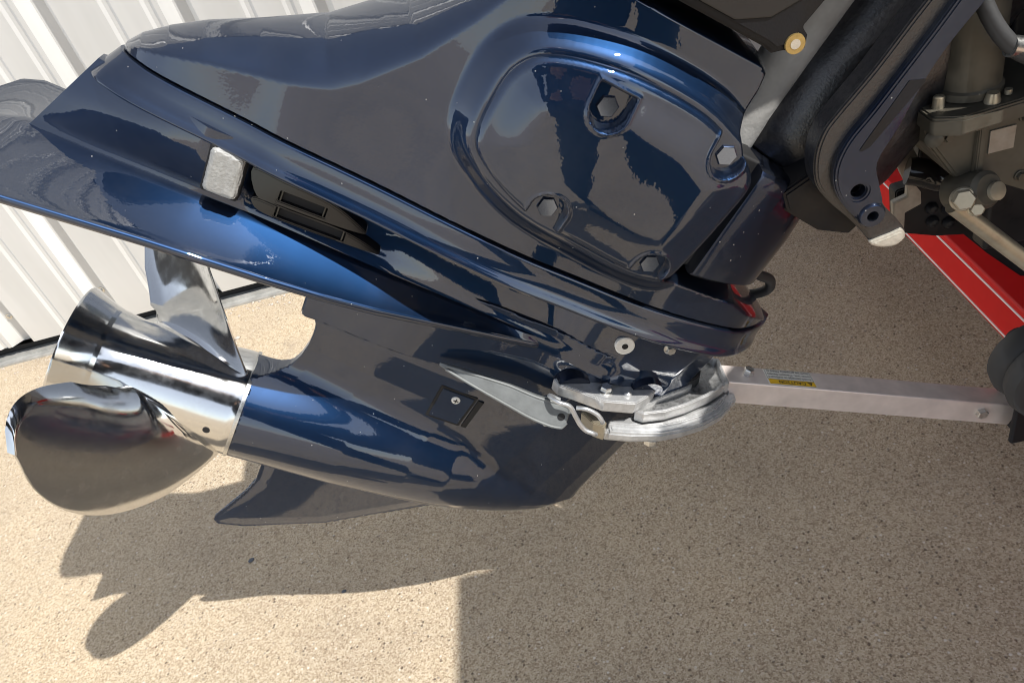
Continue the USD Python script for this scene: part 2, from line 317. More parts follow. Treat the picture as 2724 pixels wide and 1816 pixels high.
M_WALL = pbsdf('white_siding', {'tc': ('geometry', {}), 'mp': ('mapping', {'scale': (3.0, 3.0, .5)}), 'n': ('noise_texture', {'scale': 4.0, 'detail': 6.0}),
      'r': ('rgb_ramp', {'ramp': [(.3, (.50, .495, .475)), (.7, (.58, .575, .555))]}), 's': ('separate_xyz', {}), 'd': ('map_range', {'from_min': .02, 'from_max': .16, 'to_min': .35, 'to_max': 0.0, 'clamp': True}),
      'dm': ('math', {'math_type': 'multiply'}), 'm': ('mix_color', {'blend_type': 'mix', 'b': (.42, .36, .28)})},
      [('tc.position', 'mp.vector'), ('mp.vector', 'n.vector'), ('n.fac', 'r.fac'), ('r.color', 'm.a'), ('tc.position', 's.vector'), ('s.z', 'd.value'), ('d.result', 'dm.value1'), ('n.fac', 'dm.value2'), ('dm.value', 'm.fac'), ('m.result', 'p.base_color')], roughness=.38)
M_TRIMGREY = simple('galvanised_trim', (.42, .41, .38), .55, .3, noise=.3, scale=25, bump=.4)

# ------------------------------------------------------------------ ground
g = trimesh.creation.box((1600, 1600, .2)); g.apply_translation((0, 0, -.1))
tag(obj('ground', g, M_CONC, None, smooth=False), kind='structure')

# ------------------------------------------------------------------ wall of reversed-rib steel siding (plane y = 1.85)
YW, PITCH, X0 = 1.853, .305, -1.03
def rib_profile():
    """one pitch from the right edge of a valley to the right edge of the next: (dx, depth)"""
    pts = [(0, 0)]
    for m in (.105, .195): pts += [(m, 0), (m + .008, .005), (m + .018, .005), (m + .026, 0)]
    pts += [(PITCH - .072, 0), (PITCH - .050, .026), (PITCH - .020, .026)]
    return pts
wall = thing('metal_wall', 'white steel siding wall with recessed vertical ribs behind the motor', 'wall')
def panel_wall(i0, n=3):
    pr = []
    for k in range(n): pr += [(X0 + (i0 + k) * PITCH + dx, d) for dx, d in rib_profile()]
    pr += [(X0 + (i0 + n) * PITCH, 0)]
    lift = .004 * (i0 % 2)
    rows = []
    for z in (.048, 3.4):
        a = [(x, YW + d - lift * 0, z) for x, d in pr]; b = [(x, YW + d + .0015, z) for x, d in pr[::-1]]
        rows.append(a + b)
    return loft(rows)
for i0 in range(-7, 9, 3): obj('wall_panel', panel_wall(i0), M_WALL, wall, smooth=20)
obj('base_backing', box(-8, 8, YW + .032, YW + .06, .0, 3.4), M_VOID, wall, smooth=False)
obj('base_angle', trimesh.util.concatenate([box(-8, 8, YW + .006, YW + .03, .001, .016), box(-8, 8, YW - .018, YW + .006, .0, .006)]), M_TRIMGREY, wall, smooth=False)
for i in range(-4, 3):
    xs = X0 + i * PITCH - .034
    for z in (.135, 1.3, 2.4):
        if i in (-1,) and z < 1: zz = .14
        else: zz = z
        p = (xs, YW + .026, zz)
        obj('screw', [hexhead(p, (0, -1, 0), .0085, .006, .0085), lathe(p, (0, -1, 0), [(0, .0095), (.0016, .0095)], 24)], M_BOLT, wall)

# ------------------------------------------------------------------ the outboard motor: local axes a (forward), b (up the leg), c (towards starboard), metres
FW, BW, CW = (.757739, 0, -.652557), (.652557, 0, .757739), (0, -1, 0)
ORG = (-.42416, .675, .507376)
MM = Gf.Matrix4d(*FW, 0, *BW, 0, *CW, 0, *ORG, 1)
motor = thing('outboard_motor', 'glossy dark blue outboard motor tilted up on its bracket', 'outboard motor', MM)
WA = np.array([-.186, -.1845, -.180, -.172, -.155, -.13, -.073, -.04, .012, .053, .11, .175, .23, .29, .345, .40, .425, .45, .47, .482])
WC = np.array([.0, .012, .024, .035, .048, .057, .070, .079, .087, .094, .106, .115, .116, .117, .112, .098, .085, .063, .036, .0])
WAs = spline(np.c_[WA, WC], 8)
def half(a): return np.interp(a, WAs[:, 0], WAs[:, 1])
COVER = np.array([(107, 434), (97, 443), (93, 455), (92, 470), (94, 494), (98, 507), (108, 520), (127, 530), (153, 537), (181, 541), (217, 541), (245, 538), (265, 532), (290, 522), (304, 511), (308, 500), (307, 482), (304, 453), (300, 425), (295, 408), (280, 403), (255, 402), (230, 404), (204, 407), (180, 409), (155, 413), (129, 422)]) / 1000
COVER = spline(COVER, 4, True)
CAS = np.array([(-184, 365), (-182, 372), (-172, 384), (-153, 399), (-127, 415), (-86, 435), (-40, 459), (-20, 475), (12, 501), (40, 535), (60, 565), (72, 594), (269, 594), (281, 586), (284, 570), (285, 540), (300, 522), (309, 508), (309, 480), (305, 440), (302, 408), (390, 403), (436, 386), (462, 374), (470, 365)]) / 1000
def bulge(a, b):
    d = poly_dist(COVER, a, b)
    return .016 * smooth01(d, -.024, -.001)
_grid = None
def casing_field():
    """tables over (a, b) so that the field is cheap to sample"""
    ga, gb = np.arange(-.23, .50, .0012), np.arange(.35, .62, .0012); A, B = np.meshgrid(ga, gb, indexing='ij')
    D = poly_dist(CAS, A, B)
    aft = np.clip((.16 - A) / .16, 0, 1) * smooth01(B, .368, .43)
    R = .0025 + .0075 * smooth01(B, .366, .39) + .034 * aft
    Wt = half(A) + .005 * smooth01(B, .37, .50) + bulge(A, B) - .004
    return ga, gb, D, R, Wt
GA, GB, GD, GR, GW = casing_field()
from scipy.ndimage import map_coordinates
def samp(T, a, b): return map_coordinates(T, [(np.asarray(a) - GA[0]) / .0012, (np.asarray(b) - GB[0]) / .0012], order=1, mode='nearest')
def f_casing(a, b, c):
    if a.ndim == 3:
        D, R, Wt = (samp(T, a[:, :, 0], b[:, :, 0])[:, :, None] for T in (GD, GR, GW))
    else: D, R, Wt = (samp(T, a, b) for T in (GD, GR, GW))
    Wt = np.maximum(Wt, .003)
    q = np.sqrt((c / Wt) ** 2.0 * np.where(D < R, 1, 1) + np.clip(1 - D / R, 0, 3) ** 2) - 1
    return q * np.minimum(Wt, .05)
def slim(m):
    """the casing sits 10 mm lower and 20 mm slimmer a side than first measured"""
    def move(v):
        v = np.array(v, float); v[:, 0] *= 1.028; v[:, 1] -= .010 * (1 - smooth01(v[:, 1], .38, .53)); v[:, 2] -= .020 * np.tanh(v[:, 2] / .034); return v
    if isinstance(m, tuple): return (move(m[0]), m[1], m[2])
    m.vertices = move(m.vertices); return m
obj('upper_casing', slim(nets(f_casing, (-.215, .358, -.1575), (.485, .603, .1575), .0026)), M_PAINT, motor)

# access cover with four bolt pockets
POCK = [(.172, .512, 1), (.170, .424, -1), (.275, .518, 1), (.274, .414, -1)]
def cover_c(a, b, d):
    base = samp(GW, a, b) - .016 + .0
    W0 = half(a) + .005 * smooth01(b, .37, .50) - .004 + .016
    c = W0 + .0012 + .0062 * np.sqrt(1 - (1 - np.clip(d / .007, 0, 1)) ** 2) + .007 * smooth01(d, 0, .04)
    for pa, pb, s in POCK:
        r = np.hypot(a - pa, b - pb)
        du = np.maximum(np.abs(a - pa), np.where((b - pb) * s > 0, np.abs(b - pb) * .92, 0))
        ring = np.where((b - pb) * s > 0, du, r)
        k = 1 - smooth01(ring, .0118, .0150)
        c = c * (1 - k) + (W0 - .0085) * k
        c = c + .0012 * np.exp(-((ring - .0160) / .0014) ** 2)
    return c
acc = obj('access_cover', slim(panel(COVER, cover_c, .00135, .006)), M_PAINT, motor, smooth=50)
for i, (pa, pb, s) in enumerate(POCK):
    W0 = float(half(pa)) + .005 * float(smooth01(pb, .37, .50)) - .004 + .016
    obj('bolt', [slim(hexhead((pa, pb, W0 - .009), (0, 0, 1), .0155, .0115, .0118))], M_BOLTBLUE, acc)

# skirt (trim band under the casing) with its flared lip
def skirt():
    rows = []
    prof = [(.3655, -.001), (.3635, .0008), (.355, .001), (.3475, .002), (.343, .0045), (.3395, .0075), (.337, .0072), (.3355, .004), (.3362, -.004), (.338, -.010)]
    aa = np.r_[-.186 + .03 * np.linspace(0, 1, 16) ** 2, np.linspace(-.15, .42, 60), np.linspace(.43, .481, 26)]
    for a in aa:
        w = float(half(a)); st = [(a + (b - .3655) * .66 * np.clip(-(a + .1) / .08, 0, 1), b, max(w + o * min(w / .03, 1), .0006)) for b, o in prof]
        rows.append(st + [(p[0], p[1], -p[2]) for p in st[::-1]])
    return loft(rows)
obj('casing_skirt', slim(skirt()), M_PAINT, motor, smooth=40)

# exhaust housing between the skirt and the plate
XA = np.array([-.252, -.20, -.15, -.10, -.05, 0, .085, .20, .29, .35, .42, .45, .462, .468])
CCR = np.array([.006, .018, .028, .037, .040, .042, .044, .036, .040, .052, .044, .028, .012, .001])   # at the crest
CTP = np.array([.006, .026, .040, .052, .050, .048, .046, .046, .054, .060, .054, .036, .018, .002])   # under the lip
CBB = np.array([.254, .258, .263, .267, .268, .266, .261, .250, .246, .245, .245, .245, .245, .245])   # crest height
def housing():
    rows = []
    for a in np.r_[np.linspace(-.252, .41, 90), np.linspace(.415, .468, 24)]:
        cc, ct, cb = (float(np.interp(a, XA, T)) for T in (CCR, CTP, CBB))
        sh = .55 * np.clip(-(a + .10) / .10, 0, 1)
        k = smooth01(a, -.066, -.054) * (1 - smooth01(a, .255, .31)); ct -= .022 * k
        st = [(.340, ct * .2), (.3395, ct), (.325, ct - .002 * k), (.308, ct * .85 + cc * .15 - .004 * k), (.292, ct * .55 + cc * .45 - .007 * k), (cb + .012, cc - .002 - .006 * k), (cb + .004, cc - .0005 - .001 * k), (cb - .006, cc), (.232, cc), (.2315, cc * .3)]
        st = [(a + sh * (b - .254) if a < 0 else a, b, max(c, .0006)) for b, c in st]
        rows.append(st + [(p[0], p[1], -p[2]) for p in st[::-1]])
    return loft(rows)
hous = obj('exhaust_housing', housing(), M_PAINT, motor, smooth=40)

# anti-cavitation plate
PE_A = np.array([-.308, -.300, -.285, -.25, -.23, -.189, -.122, -.066, -.019, .032, .086, .143, .206, .26, .30])
PE_C = np.array([.060, .098, .112, .110, .104, .101, .096, .0935, .0915, .087, .079, .066, .052, .040, .020])
def cplate():
    rows = []
    for a in np.r_[np.linspace(-.308, -.28, 16), np.linspace(-.275, .30, 90)]:
        ce = float(np.interp(a, PE_A, PE_C))
        cc, cb = float(np.interp(a, XA, CCR)), float(np.interp(a, XA, CBB))
        if a < -.252: k = smooth01(a, -.308, -.252); cb = .2405 + (.254 - .2405) * k; cc = .006
        cc = min(cc + .0015, ce - .004); t0 = .2405
        sl = [(cc + (ce - cc) * t, t0 + (cb - t0) * ((1 - t) ** 1.35)) for t in (0.0, .1, .22, .36, .5, .66, .82, .93)]
        th = .0075 * (1 if a > -.29 else max((a + .310) / .02, .1))
        st = [(0.0004, cb + .001), (cc * .6, cb + .001)] + sl + [(ce - .0022, t0 + .0004), (ce - .0006, t0 - .0004), (ce + .0003, t0 - .0018), (ce + .0006, t0 - th * .5), (ce, t0 - th + .0008), (ce - .004, t0 - th - .0006), (ce * .5, t0 - th - .002), (.0004, t0 - th - .002)]
        st = [(a, b, c) for c, b in st]
        rows.append(st + [(p[0], p[1], -p[2]) for p in st[::-1]])
    return loft(rows)
obj('cavitation_plate', cplate(), M_PAINT, motor, smooth=44)

# gearcase: strut + torpedo + skeg
STR = np.array([(34, 262), (27, 235), (24, 205), (22, 180), (22.5, 163), (25, 158), (33, 155.5), (40, 150), (42.5, 143), (43.5, 132), (43, 115), (40, 98), (34, 80), (26, 66), (15, 52), (4, 42), (0, 34), (0, 0), (200, 0), (400, 0), (434, 8), (434, 30), (440, 80), (449, 145), (459, 210), (464, 262)]) / 1000
SKG = np.array([(30, -30), (43, -70), (44, -120), (36, -150), (13, -208), (12, -219), (20, -226), (53, -218), (150, -170), (285, -66), (330, -20)]) / 1000
def f_gear(a, b, c):
    ac = np.abs(c)
    if a.ndim == 3:
        dS = poly_dist(STR, a[:, :, 0], b[:, :, 0])[:, :, None]; dK = poly_dist(SKG, a[:, :, 0], b[:, :, 0])[:, :, None]
    else: dS, dK = poly_dist(STR, a, b), poly_dist(SKG, a, b)
    te = np.interp(b, [0, .06, .11, .15, .26], [-.02, .020, .041, .022, .026]); le = np.interp(b, [0, .03, .145, .26], [.434, .435, .449, .464])
    x = np.clip((a - te) / (le - te), 0, 1)
    sh = np.interp(x, [0, .05, .2, .45, .7, .85, .94, .985, 1], [.14, .2, .5, .86, 1, .88, .6, .3, .12])
    tm_ = np.interp(b, [0, .06, .15, .24, .27], [.030, .031, .036, .038, .040]) + .010 * smooth01(a, .27, .34) * smooth01(b, .08, .2)
    step = .0095 * smooth01(b, .1535 + .05 * np.clip(a, 0, .3), .1565 + .05 * np.clip(a, 0, .3)) * (1 - smooth01(a, .12, .23))
    t = tm_ * sh + step
    s1 = np.maximum((ac - t) * .93, -dS)
    r = np.interp(a, [-.01, 0, .12, .20, .25, .29, .33, .36, .39, .415, .44], [.061, .0615, .0615, .0585, .0545, .0490, .0410, .0330, .0230, .0100, -.008])
    s2 = np.maximum(np.hypot(b + .003, c) - r, -a - .0)
    tk = np.interp(b, [-.226, -.06], [.0022, .0075])
    s3 = np.maximum(ac - tk * np.clip(dK / .018, .25, 1) ** .6, -dK)
    def smin(p, q, k): h = np.clip(.5 + .5 * (q - p) / k, 0, 1); return q * (1 - h) + p * h - k * h * (1 - h)
    return smin(smin(s1, s2, .009 + .026 * (1 - smooth01(a, .24, .35))), s3, .010)
gear = obj('gearcase', nets(f_gear, (-.006, -.232, -.07), (.475, .262, .07), .0025), M_PAINT, motor)

# water intake plug and screw on the starboard flank of the gearcase
def gc(a, b):
    """outer face of the gearcase at (a, b)"""
    lo, hi = 0.0, .09
    for _ in range(40):
        m = (lo + hi) / 2
        if f_gear(np.array([a]), np.array([b]), np.array([m]))[0] < 0: lo = m
        else: hi = m
    return lo
pc = gc(.215, .115)
ga_, gb_ = (gc(.235, .115) - gc(.195, .115)) / .04, (gc(.215, .135) - gc(.215, .095)) / .04
def on_flank(poly, h0, h1, bevel=.0008):
    t = plate([(x, y) for x, y in poly], h0, h1, bevel); v = t.vertices; v[:, 2] += pc + ga_ * (v[:, 0] - .215) + gb_ * (v[:, 1] - .115); return t
ring = sg.Polygon([(.195, .136), (.235, .137), (.232, .091), (.195, .089)])
obj('inlet_frame', on_flank(list(ring.buffer(.0022).exterior.coords), -.004, .0008, .0004), M_VOID, gear)
plug = obj('inlet_plug', on_flank(list(ring.buffer(-.001).exterior.coords), -.003, .0022), M_PAINT, gear)
obj('inlet_slot', on_flank([(.2385, .136), (.2455, .136), (.2425, .090), (.2365, .090)], -.004, .001, .0004), M_VOID, gear)
sp_ = (.215, .126, pc + gb_ * .011 + .0018)
obj('screw', [lathe(sp_, (0, 0, 1), [(0, .0052), (.0012, .005), (.002, .0035), (.0022, .0)], 24)], M_WHITE, gear)
obj('screw_slot', [box(sp_[0] - .003, sp_[0] + .003, sp_[1] - .0006, sp_[1] + .0006, sp_[2] + .0015, sp_[2] + .0026), box(sp_[0] - .0006, sp_[0] + .0006, sp_[1] - .003, sp_[1] + .003, sp_[2] + .0015, sp_[2] + .0025)], M_INK, gear, smooth=False)

# anode, louvres and small hardware on the exhaust housing
an = box(-.0945, -.065, .2835, .3275, .030, .0585, .005)
an = an.subdivide().subdivide().subdivide(); an.vertices += (meshkit.noise(an.vertices * 520)[:, None] - .5) * .0016 * np.array([1, 1, 1])
obj('anode', an, M_ANODE, hous, smooth=60)
obj('anode_pocket', box(-.0965, -.0635, .2815, .3295, .02, .0545, .003), M_VOID, hous)
gill = sg.Polygon(spline([(-.060, .3135), (-.03, .3125), (.012, .309), (.045, .298), (.052, .2935), (.045, .2915), (.02, .290), (-.03, .2895), (-.050, .2905)], 4, True))
s1_, s2_ = sg.box(-.031, .2945, .011, .3015), sg.box(-.030, .2795, .034, .2865)
gill2 = sg.Polygon(spline([(-.05, .2893), (-.02, .2885), (.03, .2885), (.062, .283), (.07, .279), (.05, .2775), (0, .2765), (-.04, .2775), (-.052, .283)], 4, True))
AX = np.eye(3)
def tilted(t, c0, c1):  # the louvre pads lean out towards the plate
    v = t.vertices; v[:, 2] += c0 + (c1 - c0) * (.315 - v[:, 1]) / .04; return t
for G_, S_, nm in ((gill, s1_, 'upper'), (gill2, s2_, 'lower')):
    lv = obj('louvre', tilted(plate(G_.difference(S_.buffer(.0012)), -.016, .0040, .002), .036, .0455), M_BLACKGLOSS, hous, smooth=45)
    obj('louvre_recess', tilted(plate(S_.buffer(.002), -.013, -.003, 0), .036, .0455), M_VOID, lv, smooth=False)
    x0, y0, x1, y1 = S_.bounds
    for xx_ in (x0 + .0012, x1 - .0012): obj('louvre_rib', tilted(plate(sg.box(xx_ - .0006, y0 - .001, xx_ + .0006, y1 + .001), -.006, .0015, 0), .036, .0455), M_GREYMETAL, lv, smooth=False)
obj('bolt', [hexhead((.211, .318, .040), (.1, -.35, 1), .013, .012, .0095)], M_BOLT, hous)
for (a, b, r, m, nm) in ((.339, .285, .0105, M_WHITE, 'plug_disc'), ):
    c = float(np.interp(a, XA, CCR)) * .6 + float(np.interp(a, XA, CTP)) * .4 + .001
    obj(nm, lathe((a, b, c - .002), (0, .06, 1), [(0, r), (.0038, r), (.0045, r - .001), (.0045, .0035)], 28), m, hous)
    obj('plug_hole', lathe((a, b, c + .0018), (0, .06, 1), [(0, .0033), (.0012, .0033)], 16), M_VOID, hous)
obj('bolt', [hexhead((.383, .303, .058), (.15, 0, 1), .009, .006, .007)], M_BOLT, hous)

# propeller: hub and three blades
prop = None
def hub():
    prof = [(-.001, .0612), (-.004, .0620), (-.012, .0620), (-.03, .0605), (-.08, .0580), (-.13, .0585), (-.155, .0625), (-.175, .0700), (-.186, .0755), (-.1885, .0757), (-.1870, .0735), (-.17, .0665), (-.12, .054), (-.10, .03), (-.10, .001)]
    return lathe((0, -.002, 0), (1, 0, 0), prof, 72)
prop = obj('propeller', hub(), M_HUB, motor, smooth=40)
obj('hub_ring', lathe((0, -.002, 0), (1, 0, 0), [(.0005, .056), (.0005, .0632), (-.0035, .0634), (-.0035, .056)], 72), M_BOLT, prop)
obj('hub_hole', lathe((-.028, .0603 * math.cos(math.radians(88)), .0603 * math.sin(math.radians(88))), (0, math.cos(math.radians(88)), math.sin(math.radians(88))), [(-.004, .004), (.0006, .004)], 20), M_VOID, prop)
BP = dict(R=.2061, k=.0903, rake=.32, phi0=101.6, a0=-.0595, h=.0886, skew=-.47, rk2=.07)
def blade(off):
    R, k, r0 = BP['R'], BP['k'], .050
    nu, nt = 46, 40; u = np.linspace(0, 1, nu) ** .8; rows = []
    P = np.zeros((nu, nt, 3)); 
    t = -np.cos(np.linspace(0, np.pi, nt))
    for i, uu in enumerate(u):
        r = r0 + (R - r0) * uu
        h = BP['h'] * math.sqrt(max(1 - max((uu - .45) / .55, 0) ** 2.4, 0.0004)) * (.72 + .28 * min(uu / .45, 1))
        d = BP['skew'] * uu ** 1.5 + t * h / math.hypot(r, k); phi = math.radians(BP['phi0'] + off) + d
        cup = -.006 * np.clip((-t - .75) / .25, 0, 1) ** 2 * (uu > .15)
        P[i] = np.c_[BP['a0'] + k * d - BP['rake'] * uu * (R - .052) - BP['rk2'] * uu * uu * (R - .052) + cup, r * np.cos(phi), r * np.sin(phi)]
    N = np.cross(np.gradient(P, axis=0), np.gradient(P, axis=1)); N /= np.maximum(np.linalg.norm(N, axis=2), 1e-9)[..., None]
    th = (.0052 * (1 - u) + .0013)[:, None] * np.sqrt(np.clip(1 - t ** 2, .02, 1))[None, :]
    th = th * (1 + 2.2 * np.exp(-u / .05))[:, None]
    top, bot = P + N * th[..., None], P - N * th[..., None]
    rows = [np.vstack([top[i], bot[i][::-1]]) for i in range(nu)]
    return loft(rows)
for k_ in (0, -120, 120): obj('blade', blade(k_), M_PROP, prop, smooth=60)

# parts around the front of the casing
rows = []
for b, g_ in ((.4045, -.010), (.406, -.004), (.410, 0), (.46, 0), (.50, 0), (.511, -.001), (.5155, -.004), (.5165, -.010)):
    half_ = spline([(.312, .094), (.322, .1035), (.340, .1040), (.366, .096), (.394, .082), (.412, .062), (.421, .034), (.423, .0)], 6)
    top_ = .012 * smooth01(b, .49, .515)
    q = np.array([(a_ + (g_ if a_ > .33 else 0) - (top_ if a_ > .36 else 0), max(c_ + g_, 0)) for a_, c_ in half_]); q[:, 0] = np.maximum(q[:, 0], .3265 + (.322 - .3265) * 0)
    full = np.vstack([q, (q * [1, -1])[::-1]])
    rows.append(np.c_[full[:, 0], np.full(len(full), b), full[:, 1]])
obj('mount_housing', loft(rows), M_PAINT2, motor, smooth=40)
obj('dark_gap_block', box(.300, .330, .406, .518, -.085, .086, .003), M_VOID, motor)  # near-black block put in to darken the gap between cover and housing
obj('pipe_loop', tube([(.412, .402, .02), (.446, .398, .012), (.468, .393, .0), (.479, .379, -.008), (.474, .361, -.02), (.455, .350, -.03)], .0056), M_RUBBER, motor)
# rim of the cowling pan above the casing with a lug and brass bush
pan = sg.Polygon([(.075, .5985), (.258, .5985), (.2675, .597), (.275, .603), (.284, .604), (.288, .611), (.284, .619), (.277, .622), (.281, .650), (.285, .70), (.06, .70)])
panp = obj('cowling_pan', plate(pan.buffer(.003).buffer(-.003), -.118, .118, .006), M_DARK, motor, smooth=40)
obj('pan_face', plate(sg.Polygon([(.11, .611), (.225, .611), (.245, .622), (.262, .648), (.268, .69), (.09, .69)]).buffer(.006), .115, .1195, .0015), M_BLACKGLOSS, panp, smooth=40)
obj('brass_bush', lathe((.2765, .6105, .1175), (0, 0, 1), [(0, .0075), (.0022, .0072), (.0022, .004)], 24), M_BRASS, panp)
obj('bush_screw', lathe((.2765, .6105, .1185), (0, 0, 1), [(0, .0038), (.0015, .0036)], 20), M_BOLT, panp)
rows = []
for b, sa, fa, hw in ((.702, .02, .30, .125), (.76, -.03, .33, .150), (.86, -.06, .37, .175), (1.0, -.07, .39, .190), (1.14, -.05, .38, .185), (1.22, -.01, .34, .15), (1.245, .06, .27, .08)):
    t = np.linspace(0, 2 * np.pi, 48, endpoint=False); ce, hx = (sa + fa) / 2, (fa - sa) / 2
    rows.append(np.c_[ce + hx * np.sign(np.cos(t)) * np.abs(np.cos(t)) ** .6, np.full(48, b), hw * np.sign(np.sin(t)) * np.abs(np.sin(t)) ** .6])
obj('engine_cowling', loft(rows), M_BLACKGLOSS, motor, smooth=50)
# swivel housing: a black casting round the steering axis
rows = []
for b, hx, hc in ((.512, .062, .060), (.520, .074, .070), (.545, .080, .074), (.60, .080, .074), (.66, .078, .072), (.80, .078, .072)):
    t = np.linspace(0, 2 * np.pi, 64, endpoint=False)
    rows.append(np.c_[.400 + hx * np.sign(np.cos(t)) * np.abs(np.cos(t)) ** .8, np.full(64, b), hc * np.sign(np.sin(t)) * np.abs(np.sin(t)) ** .8])
swv = obj('swivel_housing', loft(rows), M_SWIVEL, motor, smooth=60)

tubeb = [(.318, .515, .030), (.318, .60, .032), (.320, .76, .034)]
obj('sunlit_strip_tube', tube(tubeb, .0215, 32, 6), M_SUNSTRIP, motor, smooth=60)  # added light tube in place of the sunlit strip on the swivel housing
# clamp bracket plate (starboard), with rim, holes, boss and chipped tip
OUT = [(.346, .72), (.341, .674), (.340, .622), (.337, .583), (.337, .568), (.343, .551), (.354, .536), (.366, .527), (.385, .521), (.405, .517), (.421, .513), (.445, .506), (.460, .514), (.462, .526), (.450, .532), (.428, .538), (.418, .544), (.406, .552), (.390, .567), (.385, .596), (.377, .630), (.374, .66), (.376, .72)]
OUTP = sg.Polygon(spline(OUT, 4, True))
INN = sg.Polygon(spline([(.356, .71), (.3555, .66), (.3555, .60), (.3545, .570), (.361, .548), (.375, .533), (.394, .5245), (.412, .521), (.424, .526), (.418, .541), (.405, .552), (.389, .567), (.384, .596), (.3765, .63), (.3735, .66), (.3735, .71)], 4, True))
clamp = obj('clamp_bracket', plate(OUTP.difference(sg.Point(.392, .541).buffer(.0058)).difference(sg.Point(.416, .529).buffer(.0045)), .098, .124, .003), M_SWIVEL, motor, smooth=40)
obj('bracket_face', plate(INN.difference(sg.Point(.392, .541).buffer(.0060)).difference(sg.Point(.4155, .5295).buffer(.0075)), .118, .132, .003), M_PAINT2, clamp, smooth=40)
obj('bracket_boss', lathe((.4155, .5293, .118), (0, 0, 1), [(0, .0115), (.014, .0112), (.0165, .0095), (.0165, .0047), (.006, .0045)], 36), M_PAINT2, clamp)
obj('chipped_edge', plate(sg.Polygon(spline([(.437, .5075), (.447, .5068), (.459, .514), (.461, .5245), (.453, .5285), (.447, .521)], 4, True)), .119, .1275, .0025), M_CHIP, clamp)
obj('bracket_slot', plate(sg.Polygon([(.3685, .570), (.3655, .626), (.374, .631), (.3715, .575)]).buffer(.0015), .12, .1326, .0002), M_DARK, clamp)
obj('bracket_web', plate(sg.Polygon([(.36, .505), (.372, .495), (.41, .492), (.435, .500), (.44, .53), (.38, .55)]).buffer(.003), .05, .097, .004), M_DARK, clamp)

# ------------------------------------------------------------------ jack plate and hydraulic unit behind the bracket
jack = thing('jack_plate', 'grimy hydraulic jack plate with cylinder and bolts beside the clamp bracket', 'jack plate')
obj('cylinder', lathe((.343, .612, .690), (0, 0, 1), [(0, .0255), (.006, .0255), (.008, .0235), (.20, .0235)], 40), M_GREYMETAL, jack)
obj('flange', [plate(sg.Polygon([(.305, .585), (.32, .575), (.37, .58), (.42, .60), (.42, .66), (.305, .66)]).buffer(.006), .672, .689, .003)], M_GREYMETAL, jack, smooth=40)
bp_ = sg.Polygon([(.306, .669), (.309, .655), (.330, .622), (.340, .611), (.352, .614), (.400, .585), (.46, .585), (.46, .672), (.40, .674)])
obj('body', plate(bp_.buffer(.003).buffer(-.001), -.680, -.598, .004, axes=[(1, 0, 0), (0, 0, 1), (0, -1, 0)]), M_GREYMETAL, jack, smooth=40)
obj('body_rib', plate(sg.Polygon([(.345, .672), (.352, .672), (.352, .620), (.345, .616)]), -.60, -.592, .002, axes=[(1, 0, 0), (0, 0, 1), (0, -1, 0)]), M_GREYMETAL, jack, smooth=40)
obj('bolt', [lathe((.347, .583, .688), (0, 0, 1), [(0, .0062), (.003, .006), (.009, .0045), (.009, .0025)], 24)], M_ROD, jack)
obj('bolt', [lathe((.312, .598, .688), (0, 0, 1), [(0, .005), (.010, .0045), (.011, .003)], 20)], M_ROD, jack)
obj('bolt', [lathe((.306, .588, .668), (-.5, -.8, .1), [(0, .0075), (.006, .0072), (.008, .004)], 24)], M_GREYMETAL, jack)
obj('bolt', [lathe((.362, .588, .690), (0, 0, 1), [(0, .003), (.004, .003)], 16)], M_ROD, jack)
obj('pivot_lug', [lathe((.347, .582, .609), (.25, -.75, .35), [(-.03, .017), (.004, .0165), (.008, .013), (.008, .006)], 28)], M_GREYMETAL, jack)
obj('pivot_bolt', [hexhead((.3275, .576, .609), (-.2, -.8, .3), .016, .008, .0105), hexhead((.339, .574, .597), (-.2, -.8, .3), .010, .006, .007)], M_ROD, jack)
obj('pivot_pin', lathe((.354, .5755, .609), (.25, -.75, .35), [(-.01, .0085), (.004, .008), (.0045, .004)], 24), M_ROD, jack)
obj('ram_rod', [cyl((.328, .590, .595), (.49, .575, .415), .0078, 24)], M_ROD, jack)
obj('side_plate', [box(.40, .74, .655, .68, .485, .98, .004), box(.47, .74, .50, .53, .60, .98, .004), box(.44, .74, .53, .66, .80, .98, .004)], M_DARK, jack)
obj('back_plate', [plate(sg.Polygon([(.333, .55), (.336, .504), (.376, .488), (.407, .481), (.436, .447), (.477, .404), (.62, .36), (.62, .75), (.36, .75), (.353, .551)]).buffer(.004), .70, .72, .003, axes=[(1, 0, 0), (0, 0, 1), (0, 1, 0)])], M_DARK, jack)
hk = sg.Polygon([(.30, .68), (.322, .640), (.332, .614), (.341, .595), (.337, .588), (.337, .569), (.346, .555), (.347, .542), (.331, .536), (.331, .512), (.321, .536), (.320, .550), (.334, .554), (.334, .566), (.320, .599), (.312, .620), (.285, .66)])
obj('hook_bracket', plate(hk.buffer(.002).buffer(-.001), .684, .692, .0015, axes=[(1, 0, 0), (0, 0, 1), (0, 1, 0)]), M_HOOK, jack)
for x, z in ((.366, .524), (.383, .519), (.368, .507), (.385, .501)):
    obj('rivet_bolt', lathe((x, .699, z), (0, -1, 0), [(0, .0065), (.003, .0062), (.006, .004), (.007, .0)], 20), M_DARK, jack)
obj('hose', tube([(.33, .60, .83), (.325, .575, .78), (.345, .56, .74), (.385, .565, .72), (.43, .58, .735)], .0065), M_RUBBER, jack)
obj('hose', tube([(.372, .60, .80), (.378, .58, .75), (.40, .575, .715), (.43, .59, .69)], .0048), M_RUBBER, jack)
obj('hose_clip', lathe((.345, .5605, .741), (.9, .1, -.3), [(-.004, .0078), (.004, .0078)], 20), M_BOLT, jack)
obj('name_plate', box(.357, .378, .5965, .5985, .634, .655, 0), M_HOOK, jack, smooth=False)
